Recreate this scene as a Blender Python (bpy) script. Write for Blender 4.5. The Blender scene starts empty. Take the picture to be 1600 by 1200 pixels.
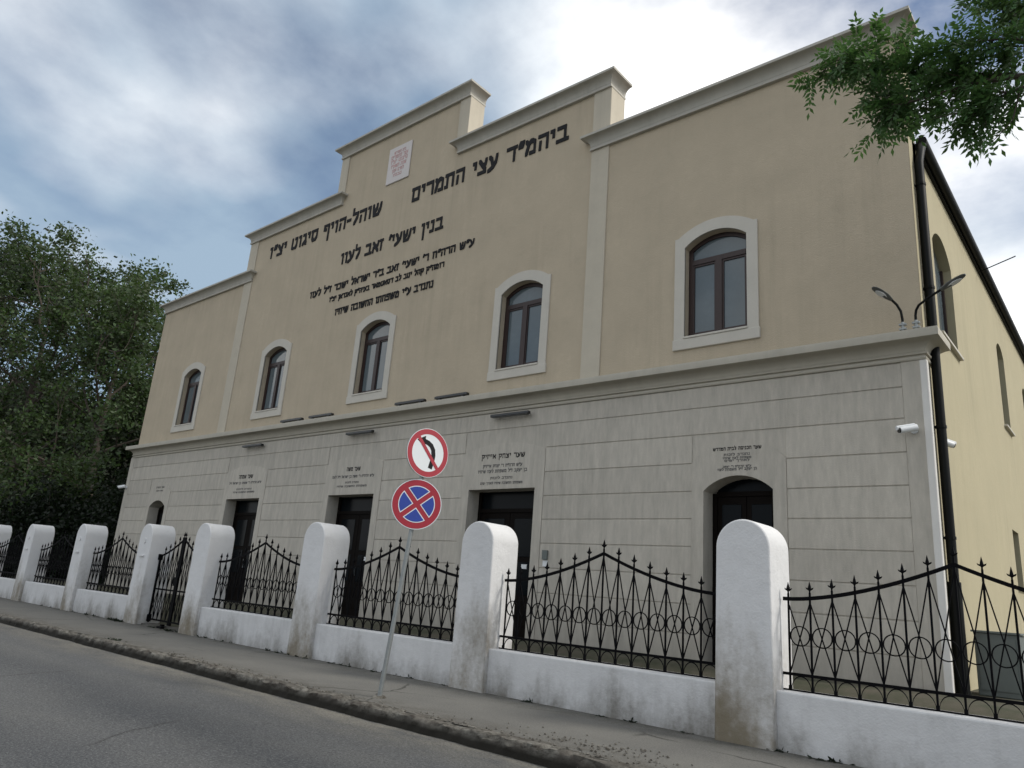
import bpy, math, random
import numpy as np
from mathutils import Vector, Matrix

random.seed(7); np.random.seed(7)
SC = bpy.context.scene
COL = SC.collection
rad = math.radians

# ------------------------------------------------------------------ camera
cam_d = bpy.data.cameras.new('camera'); cam = bpy.data.objects.new('camera', cam_d); COL.objects.link(cam)
yaw, pitch, roll = rad(-41.157), rad(15.624), rad(4.436)
fw = Vector((math.sin(yaw)*math.cos(pitch), math.cos(yaw)*math.cos(pitch), math.sin(pitch)))
r0 = Vector((math.cos(yaw), -math.sin(yaw), 0)); u0 = r0.cross(fw)
rt = r0*math.cos(roll) + u0*math.sin(roll); up = u0*math.cos(roll) - r0*math.sin(roll)
m = Matrix((rt, up, -fw)).transposed().to_4x4(); m.translation = (0, 0, 1.42)
cam.matrix_world = m
cam_d.sensor_width = 36; cam_d.lens = 36*1155.4/1600; cam_d.clip_start = .05; cam_d.clip_end = 3000
SC.camera = cam

# ------------------------------------------------------------------ world, sun, exposure
SUN_AZ, SUN_EL = rad(22), rad(43)            # azimuth from +X towards +Y
W = bpy.data.worlds.new('World'); SC.world = W; W.use_nodes = True
nt = W.node_tree; nt.nodes.clear()
def wn(t, **k):
    n = nt.nodes.new(t)
    for a, b in k.items(): setattr(n, a, b)
    return n
wl = nt.links.new
def wmath(op, a, b=None):
    n = wn('ShaderNodeMath', operation=op)
    for i, v in enumerate((a, b)):
        if v is None: continue
        if isinstance(v, (int, float)): n.inputs[i].default_value = v
        else: wl(v, n.inputs[i])
    return n.outputs[0]
sky = wn('ShaderNodeTexSky', sky_type='NISHITA'); sky.sun_disc = False
sky.sun_elevation = SUN_EL; sky.sun_rotation = rad(90)-SUN_AZ; sky.air_density = 1.0; sky.dust_density = 1.5
tc = wn('ShaderNodeTexCoord'); sp = wn('ShaderNodeSeparateXYZ'); wl(tc.outputs['Generated'], sp.inputs[0])
zz = wmath('ADD', wmath('MAXIMUM', sp.outputs[2], 0.0), .22)
cx = wn('ShaderNodeCombineXYZ'); wl(wmath('DIVIDE', sp.outputs[0], zz), cx.inputs[0]); wl(wmath('DIVIDE', sp.outputs[1], zz), cx.inputs[1])
mp = wn('ShaderNodeMapping'); wl(cx.outputs[0], mp.inputs[0]); mp.inputs['Location'].default_value = (7.7, 3.1, 0)
n1 = wn('ShaderNodeTexNoise'); wl(mp.outputs[0], n1.inputs['Vector'])
n1.inputs['Scale'].default_value = 1.15; n1.inputs['Detail'].default_value = 8; n1.inputs['Roughness'].default_value = .55; n1.inputs['Distortion'].default_value = .1
r1 = wn('ShaderNodeValToRGB'); wl(n1.outputs['Fac'], r1.inputs[0])
r1.color_ramp.elements[0].position = .36; r1.color_ramp.elements[1].position = .55
mp2 = wn('ShaderNodeMapping'); wl(cx.outputs[0], mp2.inputs[0]); mp2.inputs['Location'].default_value = (7.7, 3.1, 2)
n2 = wn('ShaderNodeTexNoise'); wl(mp2.outputs[0], n2.inputs['Vector'])
n2.inputs['Scale'].default_value = .9; n2.inputs['Detail'].default_value = 4; n2.inputs['Roughness'].default_value = .5
r2 = wn('ShaderNodeValToRGB'); wl(n2.outputs['Fac'], r2.inputs[0])
r2.color_ramp.elements[0].position = .38; r2.color_ramp.elements[0].color = (3.0, 4.0, 5.1, 1)
r2.color_ramp.elements[1].position = .56; r2.color_ramp.elements[1].color = (12.0, 11.9, 11.7, 1)
mx = wn('ShaderNodeMix', data_type='RGBA'); wl(r1.outputs[0], mx.inputs[0]); wl(sky.outputs[0], mx.inputs[6]); wl(r2.outputs[0], mx.inputs[7])
bg = wn('ShaderNodeBackground'); wl(mx.outputs[2], bg.inputs[0]); bg.inputs[1].default_value = .1
wo = wn('ShaderNodeOutputWorld'); wl(bg.outputs[0], wo.inputs[0])

sd = bpy.data.lights.new('sun', 'SUN'); sun = bpy.data.objects.new('sun', sd); COL.objects.link(sun)
sd.energy = 2.0; sd.angle = rad(12); sd.color = (1, .95, .87)
S = Vector((math.cos(SUN_EL)*math.cos(SUN_AZ), math.cos(SUN_EL)*math.sin(SUN_AZ), math.sin(SUN_EL)))
sun.rotation_euler = S.to_track_quat('Z', 'Y').to_euler(); sun.location = (20, 10, 30)
vs = SC.view_settings; vs.view_transform = 'Standard'; vs.look = 'None'; vs.exposure = .3; vs.gamma = 1; vs.use_curve_mapping = False
SC.cycles.use_denoising = True

# ------------------------------------------------------------------ materials
MATS = {}
def mat(name, col, rough=.8, var=0, vscale=6, stretch=(1, 1, 1), bump=0, bscale=80, metal=0, spec=.5, coat=0,
        dirt=None, col2=None, island=0, trans=None, streak=0, objr=0, uneven=0):
    """plain procedural material: base colour, blotchy variation, fine bump, optional dirt rising from a base height"""
    if name in MATS: return MATS[name]
    M = bpy.data.materials.new(name); M.use_nodes = True; MATS[name] = M
    t = M.node_tree; N = t.nodes; L = t.links.new; b = N['Principled BSDF']
    b.inputs['Roughness'].default_value = rough; b.inputs['Metallic'].default_value = metal
    b.inputs['Specular IOR Level'].default_value = spec
    b.inputs['Coat Weight'].default_value = coat
    c = N.new('ShaderNodeRGB'); c.outputs[0].default_value = (*col, 1); out = c.outputs[0]
    g = N.new('ShaderNodeNewGeometry')
    mpn = N.new('ShaderNodeMapping'); L(g.outputs['Position'], mpn.inputs[0]); mpn.inputs['Scale'].default_value = stretch
    def noise(sc, det=6, ro=.6, v=None):
        n = N.new('ShaderNodeTexNoise'); L(v or mpn.outputs[0], n.inputs['Vector'])
        n.inputs['Scale'].default_value = sc; n.inputs['Detail'].default_value = det; n.inputs['Roughness'].default_value = ro
        return n.outputs['Fac']
    def ramp(f, a, bb):
        n = N.new('ShaderNodeMapRange'); L(f, n.inputs[0])
        n.inputs[1].default_value = a; n.inputs[2].default_value = bb; return n.outputs[0]
    def mix(f, a, bb, mode='MIX'):
        n = N.new('ShaderNodeMix'); n.data_type = 'RGBA'; n.blend_type = mode
        if isinstance(f, float): n.inputs[0].default_value = f
        else: L(f, n.inputs[0])
        for i, v in ((6, a), (7, bb)):
            if isinstance(v, tuple): n.inputs[i].default_value = (*v, 1)
            else: L(v, n.inputs[i])
        return n.outputs[2]
    if var:
        c2 = col2 or tuple(x*(1-var) for x in col)
        out = mix(ramp(noise(vscale), .35, .68), out, c2)
        out = mix(ramp(noise(vscale*9, 3), .3, .75), out, tuple(x*(1-var*.5) for x in col)) if col2 is None else out
    if island:
        hs = N.new('ShaderNodeHueSaturation'); L(out, hs.inputs['Color'])
        mr = N.new('ShaderNodeMapRange'); L(g.outputs['Random Per Island'], mr.inputs[0])
        mr.inputs[3].default_value = 1-island; mr.inputs[4].default_value = 1+island
        L(mr.outputs[0], hs.inputs['Value'])
        mr2 = N.new('ShaderNodeMapRange'); L(g.outputs['Random Per Island'], mr2.inputs[0]); mr2.inputs[3].default_value = .485; mr2.inputs[4].default_value = .52
        L(mr2.outputs[0], hs.inputs['Hue']); out = hs.outputs[0]
    if streak:                                   # rain streaks running down the face
        ms_ = N.new('ShaderNodeMapping'); L(g.outputs['Position'], ms_.inputs[0]); ms_.inputs['Scale'].default_value = (3.2, 3.2, .16)
        f1 = ramp(noise(1.6, 6, .68, ms_.outputs[0]), .46, .78); f2 = ramp(noise(.35, 3, .5, g.outputs['Position']), .35, .65)
        pm = N.new('ShaderNodeMath'); pm.operation = 'MULTIPLY'; L(f1, pm.inputs[0]); L(f2, pm.inputs[1])
        pm2 = N.new('ShaderNodeMath'); pm2.operation = 'MULTIPLY'; L(pm.outputs[0], pm2.inputs[0]); pm2.inputs[1].default_value = streak
        out = mix(pm2.outputs[0], out, tuple(x*.45 for x in col))
    if objr:
        oi = N.new('ShaderNodeObjectInfo'); hv = N.new('ShaderNodeHueSaturation'); L(out, hv.inputs['Color'])
        rv = N.new('ShaderNodeMapRange'); L(oi.outputs['Random'], rv.inputs[0]); rv.inputs[3].default_value = 1-objr; rv.inputs[4].default_value = 1+objr
        L(rv.outputs[0], hv.inputs['Value']); out = hv.outputs[0]
    if dirt:                                     # (z0, z1, colour, amount): rising damp and splash stains, ragged
        z0, z1, dc, am = dirt
        s = N.new('ShaderNodeSeparateXYZ'); L(g.outputs['Position'], s.inputs[0])
        mps = N.new('ShaderNodeMapping'); L(g.outputs['Position'], mps.inputs[0]); mps.inputs['Scale'].default_value = (1, 1, .4)
        a = noise(1.7, 4, .6, mps.outputs[0]); a2 = noise(14, 5, .7)
        h = N.new('ShaderNodeMapRange'); L(s.outputs[2], h.inputs[0]); h.inputs[1].default_value = z1; h.inputs[2].default_value = z0
        q = N.new('ShaderNodeMath'); q.operation = 'MULTIPLY_ADD'; L(a, q.inputs[0]); q.inputs[1].default_value = 2.0; L(h.outputs[0], q.inputs[2])
        q2 = N.new('ShaderNodeMath'); q2.operation = 'MULTIPLY_ADD'; L(a2, q2.inputs[0]); q2.inputs[1].default_value = .55; L(q.outputs[0], q2.inputs[2])
        q4 = N.new('ShaderNodeMapRange'); q4.interpolation_type = 'SMOOTHSTEP'; L(q2.outputs[0], q4.inputs[0]); q4.inputs[1].default_value = 1.5; q4.inputs[2].default_value = 2.6; q4.inputs[4].default_value = am
        out = mix(q4.outputs[0], out, dc)
    L(out, b.inputs['Base Color'])
    if bump:
        bn = N.new('ShaderNodeBump'); bn.inputs['Strength'].default_value = bump; bn.inputs['Distance'].default_value = .01
        L(noise(bscale, 4, .65, g.outputs['Position']), bn.inputs['Height']); L(bn.outputs[0], b.inputs['Normal'])
        if uneven:
            b2 = N.new('ShaderNodeBump'); b2.inputs['Strength'].default_value = uneven; b2.inputs['Distance'].default_value = .05
            L(noise(4.5, 3, .5, g.outputs['Position']), b2.inputs['Height']); L(b2.outputs[0], bn.inputs['Normal'])
    if trans:
        tr = N.new('ShaderNodeBsdfTranslucent'); L(mix(.5, out, trans), tr.inputs[0])
        ms = N.new('ShaderNodeMixShader'); ms.inputs[0].default_value = .3
        L(b.outputs[0], ms.inputs[1]); L(tr.outputs[0], ms.inputs[2]); L(ms.outputs[0], N['Material Output'].inputs[0])
    return M

STUCCO = mat('tan_stucco', (.525, .446, .330), .92, var=.16, vscale=1.1, bump=.9, bscale=70, streak=.35, uneven=.12)
YSTUCCO = mat('yellow_stucco', (.46, .41, .27), .92, var=.12, vscale=.8, bump=.6, bscale=70, streak=.3, uneven=.12)
STONE = mat('grey_stone_render', (.545, .508, .44), .9, var=.28, vscale=5, stretch=(2.6, 1, .55), bump=.6, bscale=60, streak=.6, objr=.05, uneven=.1, dirt=(.3, 1.6, (.32, .30, .26), .6))
TRIM = mat('pale_trim', (.57, .54, .475), .85, var=.12, vscale=3, bump=.25, bscale=120)
PILA = mat('beige_pilaster', (.54, .49, .395), .88, var=.12, vscale=3, bump=.3, bscale=90, streak=.3)
CORN = mat('grey_cornice', (.485, .465, .41), .85, streak=.5, var=.14, vscale=2.5, stretch=(1, 1, 2), bump=.25, bscale=90)
MIDC = mat('stone_cornice', (.47, .44, .37), .88, streak=.4, var=.14, vscale=2.5, bump=.25, bscale=90)
WOOD = mat('dark_brown_wood', (.030, .013, .011), .5, var=.3, vscale=4, stretch=(6, 6, .6))
DOORW = mat('black_brown_door', (.008, .006, .005), .6, var=.3, vscale=4, stretch=(6, 6, .6), spec=.06)
GLASS = mat('window_pane', (.115, .145, .16), .06, var=.25, vscale=1.5, spec=.6)
DGLASS = mat('dark_door_pane', (.004, .006, .008), .2, spec=.08)
WHITE = mat('white_limewash', (.70, .70, .70), .88, var=.08, vscale=2.2, bump=.5, bscale=45, uneven=.35, streak=.12, dirt=(-.1, 1.75, (.19, .162, .115), 1.0))
WALLW = mat('white_limewash_wall', (.64, .64, .64), .88, var=.12, vscale=2.2, bump=.5, bscale=45, uneven=.35, streak=.4, dirt=(-.15, .62, (.13, .118, .095), .95))
IRON = mat('black_iron', (.004, .004, .005), .65, var=.3, vscale=20, spec=.07)
BLACK = mat('black_letter_metal', (.012, .012, .014), .7, spec=.2)
PRINT = mat('faded_grey_print', (.10, .10, .10), .8)
REDP = mat('faded_red_paint', (.56, .33, .32), .8)
PLAQ = mat('pink_white_stone', (.64, .60, .58), .7, var=.08, vscale=8)
ZINC = mat('galvanised_steel', (.30, .32, .32), .45, var=.25, vscale=25, metal=.6)
SREF = mat('red_reflective_sheet', (.36, .018, .035), .4, var=.12, vscale=10)
BREF = mat('blue_reflective_sheet', (.022, .055, .33), .4, var=.12, vscale=10)
WREF = mat('white_reflective_sheet', (.70, .74, .76), .4, var=.06, vscale=10)
PIPE = mat('black_downpipe_paint', (.006, .007, .007), .5, spec=.12)
CAMW = mat('white_plastic', (.72, .74, .75), .4)
DARKP = mat('dark_plastic', (.02, .02, .02), .3)
LAMPG = mat('grey_lamp_shell', (.09, .095, .09), .5)
BARK = mat('grey_brown_bark', (.085, .07, .055), .95, var=.4, vscale=9, stretch=(1, 1, .3), bump=.8, bscale=25)
ROOF = mat('dark_roof_tiles', (.10, .06, .05), .8, var=.3, vscale=4)
CABI = mat('grey_green_metal', (.13, .15, .14), .6, var=.2, vscale=3)

def ground_mat(name, kind):
    M = bpy.data.materials.new(name); M.use_nodes = True
    t = M.node_tree; N = t.nodes; L = t.links.new; b = N['Principled BSDF']
    g = N.new('ShaderNodeNewGeometry'); s = N.new('ShaderNodeSeparateXYZ'); L(g.outputs['Position'], s.inputs[0])
    def noise(sc, det=6, ro=.6, st=(1, 1, 1), dist=0):
        mm = N.new('ShaderNodeMapping'); L(g.outputs['Position'], mm.inputs[0]); mm.inputs['Scale'].default_value = st
        n = N.new('ShaderNodeTexNoise'); L(mm.outputs[0], n.inputs['Vector']); n.inputs['Scale'].default_value = sc
        n.inputs['Detail'].default_value = det; n.inputs['Roughness'].default_value = ro; n.inputs['Distortion'].default_value = dist
        return n.outputs['Fac']
    def mr(f, a, bb, c=0., d=1.):
        n = N.new('ShaderNodeMapRange'); L(f, n.inputs[0])
        for i, v in enumerate((a, bb, c, d)): n.inputs[i+1].default_value = v
        return n.outputs[0]
    def ma(op, a, bb):
        n = N.new('ShaderNodeMath'); n.operation = op
        for i, v in enumerate((a, bb)):
            if isinstance(v, (int, float)): n.inputs[i].default_value = v
            else: L(v, n.inputs[i])
        return n.outputs[0]
    def mix(f, a, bb):
        n = N.new('ShaderNodeMix'); n.data_type = 'RGBA'; L(f, n.inputs[0])
        for i, v in ((6, a), (7, bb)):
            if isinstance(v, tuple): n.inputs[i].default_value = (*v, 1)
            else: L(v, n.inputs[i])
        return n.outputs[2]
    y = s.outputs[1]
    if kind == 'road':
        wob = ma('MULTIPLY_ADD', noise(.35, 4), 1.0); N[wob.node.name].inputs[2].default_value = -.5
        yy = ma('ADD', y, wob)
        col = mix(mr(noise(.8, 5, .6, (.35, 1, 1)), .35, .7), (.072, .075, .078), (.102, .102, .097))
        tr = N.new('ShaderNodeMath'); tr.operation = 'PINGPONG'; L(ma('ADD', yy, .3), tr.inputs[0]); tr.inputs[1].default_value = .9   # wheel tracks along the street
        col = mix(mr(tr.outputs[0], .15, .8, 0, .7), col, (.040, .044, .049))
        v = N.new('ShaderNodeTexVoronoi'); v.feature = 'DISTANCE_TO_EDGE'; v.inputs['Scale'].default_value = .38
        mm = N.new('ShaderNodeMixRGB'); mm.inputs[0].default_value = .3
        nn = N.new('ShaderNodeTexNoise'); nn.inputs['Scale'].default_value = 1.4; nn.inputs['Detail'].default_value = 7; L(g.outputs['Position'], nn.inputs['Vector'])
        L(g.outputs['Position'], mm.inputs[1]); L(nn.outputs['Color'], mm.inputs[2]); L(mm.outputs[0], v.inputs['Vector'])
        col = mix(ma('MULTIPLY', mr(v.outputs[0], .008, .002, 0, .8), mr(noise(.4, 2), .5, .56)), col, (.018, .018, .018))
        dust = ma('MULTIPLY', mr(yy, 5.3, 6.2), mr(noise(3.2, 6, .65, (.4, 1, 1)), .25, .6))
        col = mix(dust, col, (.185, .172, .140))
        sp_ = noise(48, 4, .9); col = mix(mr(sp_, .50, .66, 0, .8), col, (.24, .24, .235))
        col = mix(mr(noise(36, 4, .9), .51, .66, 0, .85), col, (.012, .012, .014))
        rough = .85
    elif kind == 'walk':
        col = mix(mr(noise(1.1, 6, .62), .3, .7), (.150, .146, .132), (.112, .110, .102))
        dd = ma('MULTIPLY', mr(y, 7.9, 8.6), mr(noise(4, 6, .7), .35, .6)); col = mix(dd, col, (.052, .048, .036))
        d3 = ma('MULTIPLY', mr(y, 6.95, 6.25), mr(noise(6, 6, .7, (.6, 1, 1)), .36, .6)); col = mix(d3, col, (.060, .052, .040))
        v = N.new('ShaderNodeTexVoronoi'); v.feature = 'DISTANCE_TO_EDGE'; v.inputs['Scale'].default_value = .42
        mm = N.new('ShaderNodeMixRGB'); mm.inputs[0].default_value = .25
        nn = N.new('ShaderNodeTexNoise'); nn.inputs['Scale'].default_value = 1.6; nn.inputs['Detail'].default_value = 6; L(g.outputs['Position'], nn.inputs['Vector'])
        L(g.outputs['Position'], mm.inputs[1]); L(nn.outputs['Color'], mm.inputs[2]); L(mm.outputs[0], v.inputs['Vector'])
        crack = ma('MULTIPLY', mr(v.outputs[0], .009, .002), mr(noise(.5, 2), .48, .56)); col = mix(crack, col, (.03, .028, .024))
        sp_ = noise(50, 4, .9); col = mix(mr(sp_, .5, .68, 0, .6), col, (.27, .262, .24))
        col = mix(mr(noise(38, 4, .9), .53, .68, 0, .7), col, (.045, .043, .037))
        rough = .9
    elif kind == 'kerb':
        col = mix(mr(noise(9, 7, .75, (.6, 1, 1)), .40, .60), (.20, .19, .165), (.040, .035, .028))
        col = mix(mr(noise(2.5, 4), .45, .65, 0, .7), col, (.055, .046, .038))
        col = mix(mr(s.outputs[2], -.015, -.09), col, (.018, .016, .012))
        sp_ = noise(60, 4, .8); rough = .95
    else:
        col = mix(mr(noise(2.2, 6, .65), .35, .65), (.085, .075, .055), (.045, .05, .028)); sp_ = noise(40, 4, .7); rough = .95
    L(col, b.inputs['Base Color']); b.inputs['Roughness'].default_value = rough; b.inputs['Specular IOR Level'].default_value = .35
    bn = N.new('ShaderNodeBump'); bn.inputs['Strength'].default_value = .55; bn.inputs['Distance'].default_value = .012
    L(sp_, bn.inputs['Height']); L(bn.outputs[0], b.inputs['Normal'])
    return M
ROADM = ground_mat('worn_asphalt', 'road'); WALKM = ground_mat('pavement_asphalt', 'walk'); KERBM = ground_mat('crumbling_concrete', 'kerb'); SOILM = ground_mat('yard_soil', 'soil')

# ------------------------------------------------------------------ mesh helpers
class MB:
    def __init__(s): s.v = []; s.f = []
    def add(s, vs, fs):
        o = len(s.v); s.v += [tuple(p) for p in vs]; s.f += [tuple(i+o for i in f) for f in fs]; return s
    def box(s, x0, x1, y0, y1, z0, z1):
        return s.add([(x0,y0,z0),(x1,y0,z0),(x1,y1,z0),(x0,y1,z0),(x0,y0,z1),(x1,y0,z1),(x1,y1,z1),(x0,y1,z1)],
                     [(0,3,2,1),(4,5,6,7),(0,1,5,4),(1,2,6,5),(2,3,7,6),(3,0,4,7)])
    def tube(s, pts, r, n=6, cap=True):
        pts = [Vector(p) for p in pts]; rs = r if isinstance(r, (list, tuple)) else [r]*len(pts)
        o = len(s.v); prev = None
        for i, p in enumerate(pts):
            d = (pts[min(i+1, len(pts)-1)] - pts[max(i-1, 0)]).normalized()
            a = prev if prev is not None else (Vector((0,0,1)) if abs(d.z) < .9 else Vector((1,0,0)))
            b = d.cross(a).normalized(); a = b.cross(d).normalized(); prev = a
            for k in range(n):
                t = 2*math.pi*(k+.5)/n
                s.v.append(tuple(p + (a*math.cos(t) + b*math.sin(t))*rs[i]))
        for i in range(len(pts)-1):
            for k in range(n):
                k2 = (k+1) % n
                s.f.append((o+i*n+k, o+i*n+k2, o+(i+1)*n+k2, o+(i+1)*n+k))
        if cap:
            s.f.append(tuple(o+k for k in range(n))[::-1]); e = o+(len(pts)-1)*n; s.f.append(tuple(e+k for k in range(n)))
        return s
    def strip(s, xs, zlo, zhi, y0, y1):
        """prism of columns: front at y0, back at y1, between zlo(x) and zhi(x)"""
        o = len(s.v); n = len(xs)
        for x in xs:
            a, b = zlo(x), zhi(x)
            s.v += [(x,y0,a),(x,y0,b),(x,y1,a),(x,y1,b)]
        for i in range(n-1):
            p = o+4*i; q = p+4
            s.f += [(p,q,q+1,p+1),(p+2,p+3,q+3,q+2),(p+1,q+1,q+3,p+3),(p,p+2,q+2,q)]
        s.f += [(o,o+1,o+3,o+2)]; e = o+4*(n-1); s.f += [(e,e+2,e+3,e+1)]
        return s
    def prism(s, poly, y0, y1):
        """polygon in xz, extruded in y"""
        n = len(poly); o = len(s.v)
        s.v += [(x,y0,z) for x,z in poly] + [(x,y1,z) for x,z in poly]
        s.f += [tuple(o+i for i in range(n)), tuple(o+n+i for i in range(n))[::-1]]
        for i in range(n):
            j = (i+1) % n; s.f.append((o+i, o+n+i, o+n+j, o+j))
        return s
    def cornice(s, x0, x1, yf, yb, prof):
        """moulding round three sides of a block; prof = (outward, z) from bottom to top"""
        o = len(s.v)
        for d, z in prof: s.v += [(x0-d,yb,z),(x0-d,yf-d,z),(x1+d,yf-d,z),(x1+d,yb,z)]
        for i in range(len(prof)-1):
            a = o+4*i
            for k in range(3): s.f.append((a+k, a+k+1, a+k+5, a+k+4))
            s.f.append((a+3, a, a+4, a+7))
        s.f += [(o+3,o+2,o+1,o)]; e = o+4*(len(prof)-1); s.f.append((e,e+1,e+2,e+3))
        return s
    def mesh(s, name):
        me = bpy.data.meshes.new(name); me.from_pydata(s.v, [], s.f); me.update(); return me

def smooth(o, ang=40):
    for p in o.data.polygons: p.use_smooth = True
    o.data.set_sharp_from_angle(angle=rad(ang)); return o
def bev(o, w=.01, seg=2):
    md = o.modifiers.new('bevel', 'BEVEL'); md.width = w; md.segments = seg; md.limit_method = 'ANGLE'; md.angle_limit = rad(35); return o
def wloc(p):
    v = Vector((0,0,0))
    while p: v += p.location; p = p.parent
    return v
def obj(name, mb, mt, parent=None, local=False, label=None, cat=None, group=None, kind=None, loc=None):
    """mesh object; vertices in world metres unless local=True (then relative to the parent)"""
    me = mb.mesh(name) if isinstance(mb, MB) else mb
    if not me.materials: me.materials.append(mt)
    o = bpy.data.objects.new(name, me); COL.objects.link(o); o.parent = parent
    if parent and not local: o.location = -wloc(parent)
    if loc: o.location = loc
    for k, v in (('label', label), ('category', cat), ('group', group), ('kind', kind)):
        if v: o[k] = v
    return o
def thing(name, loc, label, cat, group=None):
    o = bpy.data.objects.new(name, None); COL.objects.link(o); o.location = loc; o.empty_display_size = .2
    o['label'] = label; o['category'] = cat
    if group: o['group'] = group
    return o
def part(name, loc, parent):
    o = bpy.data.objects.new(name, None); COL.objects.link(o); o.parent = parent; o.location = Vector(loc)-wloc(parent); return o

# ------------------------------------------------------------------ ground
def sheet(name, x0, x1, y0, y1, z, mt, kind='structure', nx=1, ny=1, zf=None):
    mb = MB(); xs = np.linspace(x0, x1, nx+1); ys = np.linspace(y0, y1, ny+1)
    for yy in ys:
        for xx in xs: mb.v.append((xx, yy, z if zf is None else zf(xx, yy)))
    for j in range(ny):
        for i in range(nx):
            a = j*(nx+1)+i; mb.f.append((a, a+1, a+nx+2, a+nx+1))
    o = obj(name, mb, mt, kind=kind); smooth(o); return o
sheet('ground', -900, 900, -900, 900, -.30, SOILM)
sheet('road', -400, 400, -9, 6.22, -.15, ROADM, nx=4, ny=6, zf=lambda x, y: -.15+.0016*max(0, 36-(y-.2)**2))
sheet('pavement', -400, 400, 6.34, 8.75, 0, WALKM)
sheet('courtyard', -60, 60, 8.76, 60, 0, SOILM, nx=1, ny=200, zf=lambda x, y: .02 + .52*min(1, max(0, (y-8.9)/1.8))**1.3)
# kerb: one rough, crumbling run
kb = MB(); rng = np.random.RandomState(3)
xs = np.concatenate([np.linspace(-400, -45, 12), np.arange(-44.5, -20, .25), np.arange(-20, 3, .07), np.linspace(3.2, 400, 12)])
prof = [(6.17,-.17),(6.185,-.10),(6.195,-.05),(6.205,-.018),(6.23,.003),(6.31,.005),(6.40,.003),(6.42,-.03)]
def n1d(x, f, s): return math.sin(x*f+s)*.5+math.sin(x*f*2.3+s*1.7)*.3+math.sin(x*f*5.1+s*.6)*.2
for x in xs:
    near = -20 < x < 3
    crumb = max(0, n1d(x, 1.3, 4.0))**2*.05 if near else 0
    for j, (py, pz) in enumerate(prof):
        a = .024 if near and 1 <= j <= 5 else 0
        kb.v.append((x, py + rng.uniform(-a, a)+.012*n1d(x, .9, j*.2)*near + (crumb if j < 5 else 0), pz + rng.uniform(-a, a)*.6*(j < 7) - (crumb*.7 if 2 <= j < 6 else 0)))
n = len(prof)
for i in range(len(xs)-1):
    for j in range(n-1): kb.f.append((i*n+j, (i+1)*n+j, (i+1)*n+j+1, i*n+j+1))
smooth(obj('kerb', kb, KERBM, kind='structure'), 55)

# ------------------------------------------------------------------ Hebrew lettering: broad-nib strokes, horizontals thick and verticals thin
T, B = .89, .11
GL = {
 'א': (.72, [[(.08,T),(.64,B)],[(.64,T),(.60,.62),(.44,.50)],[(.10,B),(.12,.40),(.27,.60)]]),
 'ב': (.72, [[(.08,T),(.52,T),(.52,B)],[(.04,B),(.68,B)]]),
 'ג': (.48, [[(.10,T),(.32,T),(.35,.38),(.42,B)],[(.33,.36),(.08,B)]]),
 'ד': (.70, [[(.05,T),(.66,T)],[(.53,T),(.53,B)]]),
 'ה': (.70, [[(.06,T),(.60,T),(.60,B)],[(.15,.50),(.13,B)]]),
 'ו': (.36, [[(.08,T),(.24,T),(.24,B)]]),
 'ז': (.38, [[(.05,T),(.32,T)],[(.19,T),(.17,B)]]),
 'ח': (.72, [[(.06,T),(.60,T),(.60,B)],[(.13,T),(.13,B)]]),
 'ט': (.72, [[(.10,T),(.10,.2),(.2,B),(.5,B),(.61,.3),(.61,T),(.44,T)]]),
 'י': (.32, [[(.06,T),(.21,T),(.20,.56)]]),
 'כ': (.64, [[(.06,T),(.5,T),(.52,.5),(.5,B),(.06,B)]]),
 'ך': (.66, [[(.05,T),(.55,T),(.54,-.28)]]),
 'ל': (.62, [[(.08,1.27),(.08,T),(.53,T),(.51,.55),(.25,B)]]),
 'מ': (.76, [[(.07,T),(.22,.66),(.08,B)],[(.22,.70),(.42,T),(.63,.75),(.63,B),(.36,B)]]),
 'ם': (.74, [[(.06,T),(.62,T),(.62,B),(.13,B),(.13,T)]]),
 'נ': (.46, [[(.12,T),(.31,T),(.31,B),(.05,B)]]),
 'ן': (.36, [[(.08,T),(.24,T),(.23,-.28)]]),
 'ס': (.72, [[(.05,T),(.62,T),(.62,.35),(.46,B),(.24,B),(.13,.35),(.13,T)]]),
 'ע': (.70, [[(.08,T),(.20,.75),(.34,.28)],[(.60,T),(.54,.48),(.32,.18),(.03,.02)]]),
 'פ': (.68, [[(.28,.55),(.10,.60),(.10,T),(.57,T),(.57,B),(.06,B)]]),
 'ף': (.68, [[(.28,.55),(.10,.60),(.10,T),(.57,T),(.56,-.28)]]),
 'צ': (.68, [[(.10,T),(.54,.26),(.54,B),(.05,B)],[(.58,T),(.54,.62),(.36,.54)]]),
 'ק': (.70, [[(.06,T),(.60,T),(.57,.5),(.42,.28)],[(.14,.58),(.14,-.28)]]),
 'ר': (.64, [[(.06,T),(.54,T),(.56,B)]]),
 'ש': (.88, [[(.08,T),(.17,B),(.57,B),(.74,.5),(.78,T)],[(.44,T),(.42,.6),(.20,.34)]]),
 'ת': (.76, [[(.05,T),(.63,T),(.63,B)],[(.17,T),(.17,B),(.03,B)]]),
 '׳': (.22, [[(.17,1.0),(.08,.72)]]),
 '״': (.40, [[(.17,1.0),(.08,.72)],[(.35,1.0),(.26,.72)]]),
 '-': (.44, [[(.08,.55),(.36,.55)]]),
 ' ': (.42, []),
}
def hull(P):
    P = sorted(set(P)); 
    def half(pts):
        h = []
        for p in pts:
            while len(h) >= 2 and (h[-1][0]-h[-2][0])*(p[1]-h[-2][1])-(h[-1][1]-h[-2][1])*(p[0]-h[-2][0]) <= 0: h.pop()
            h.append(p)
        return h
    a, b = half(P), half(P[::-1]); return a[:-1]+b[:-1]
GCACHE = {}
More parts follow.
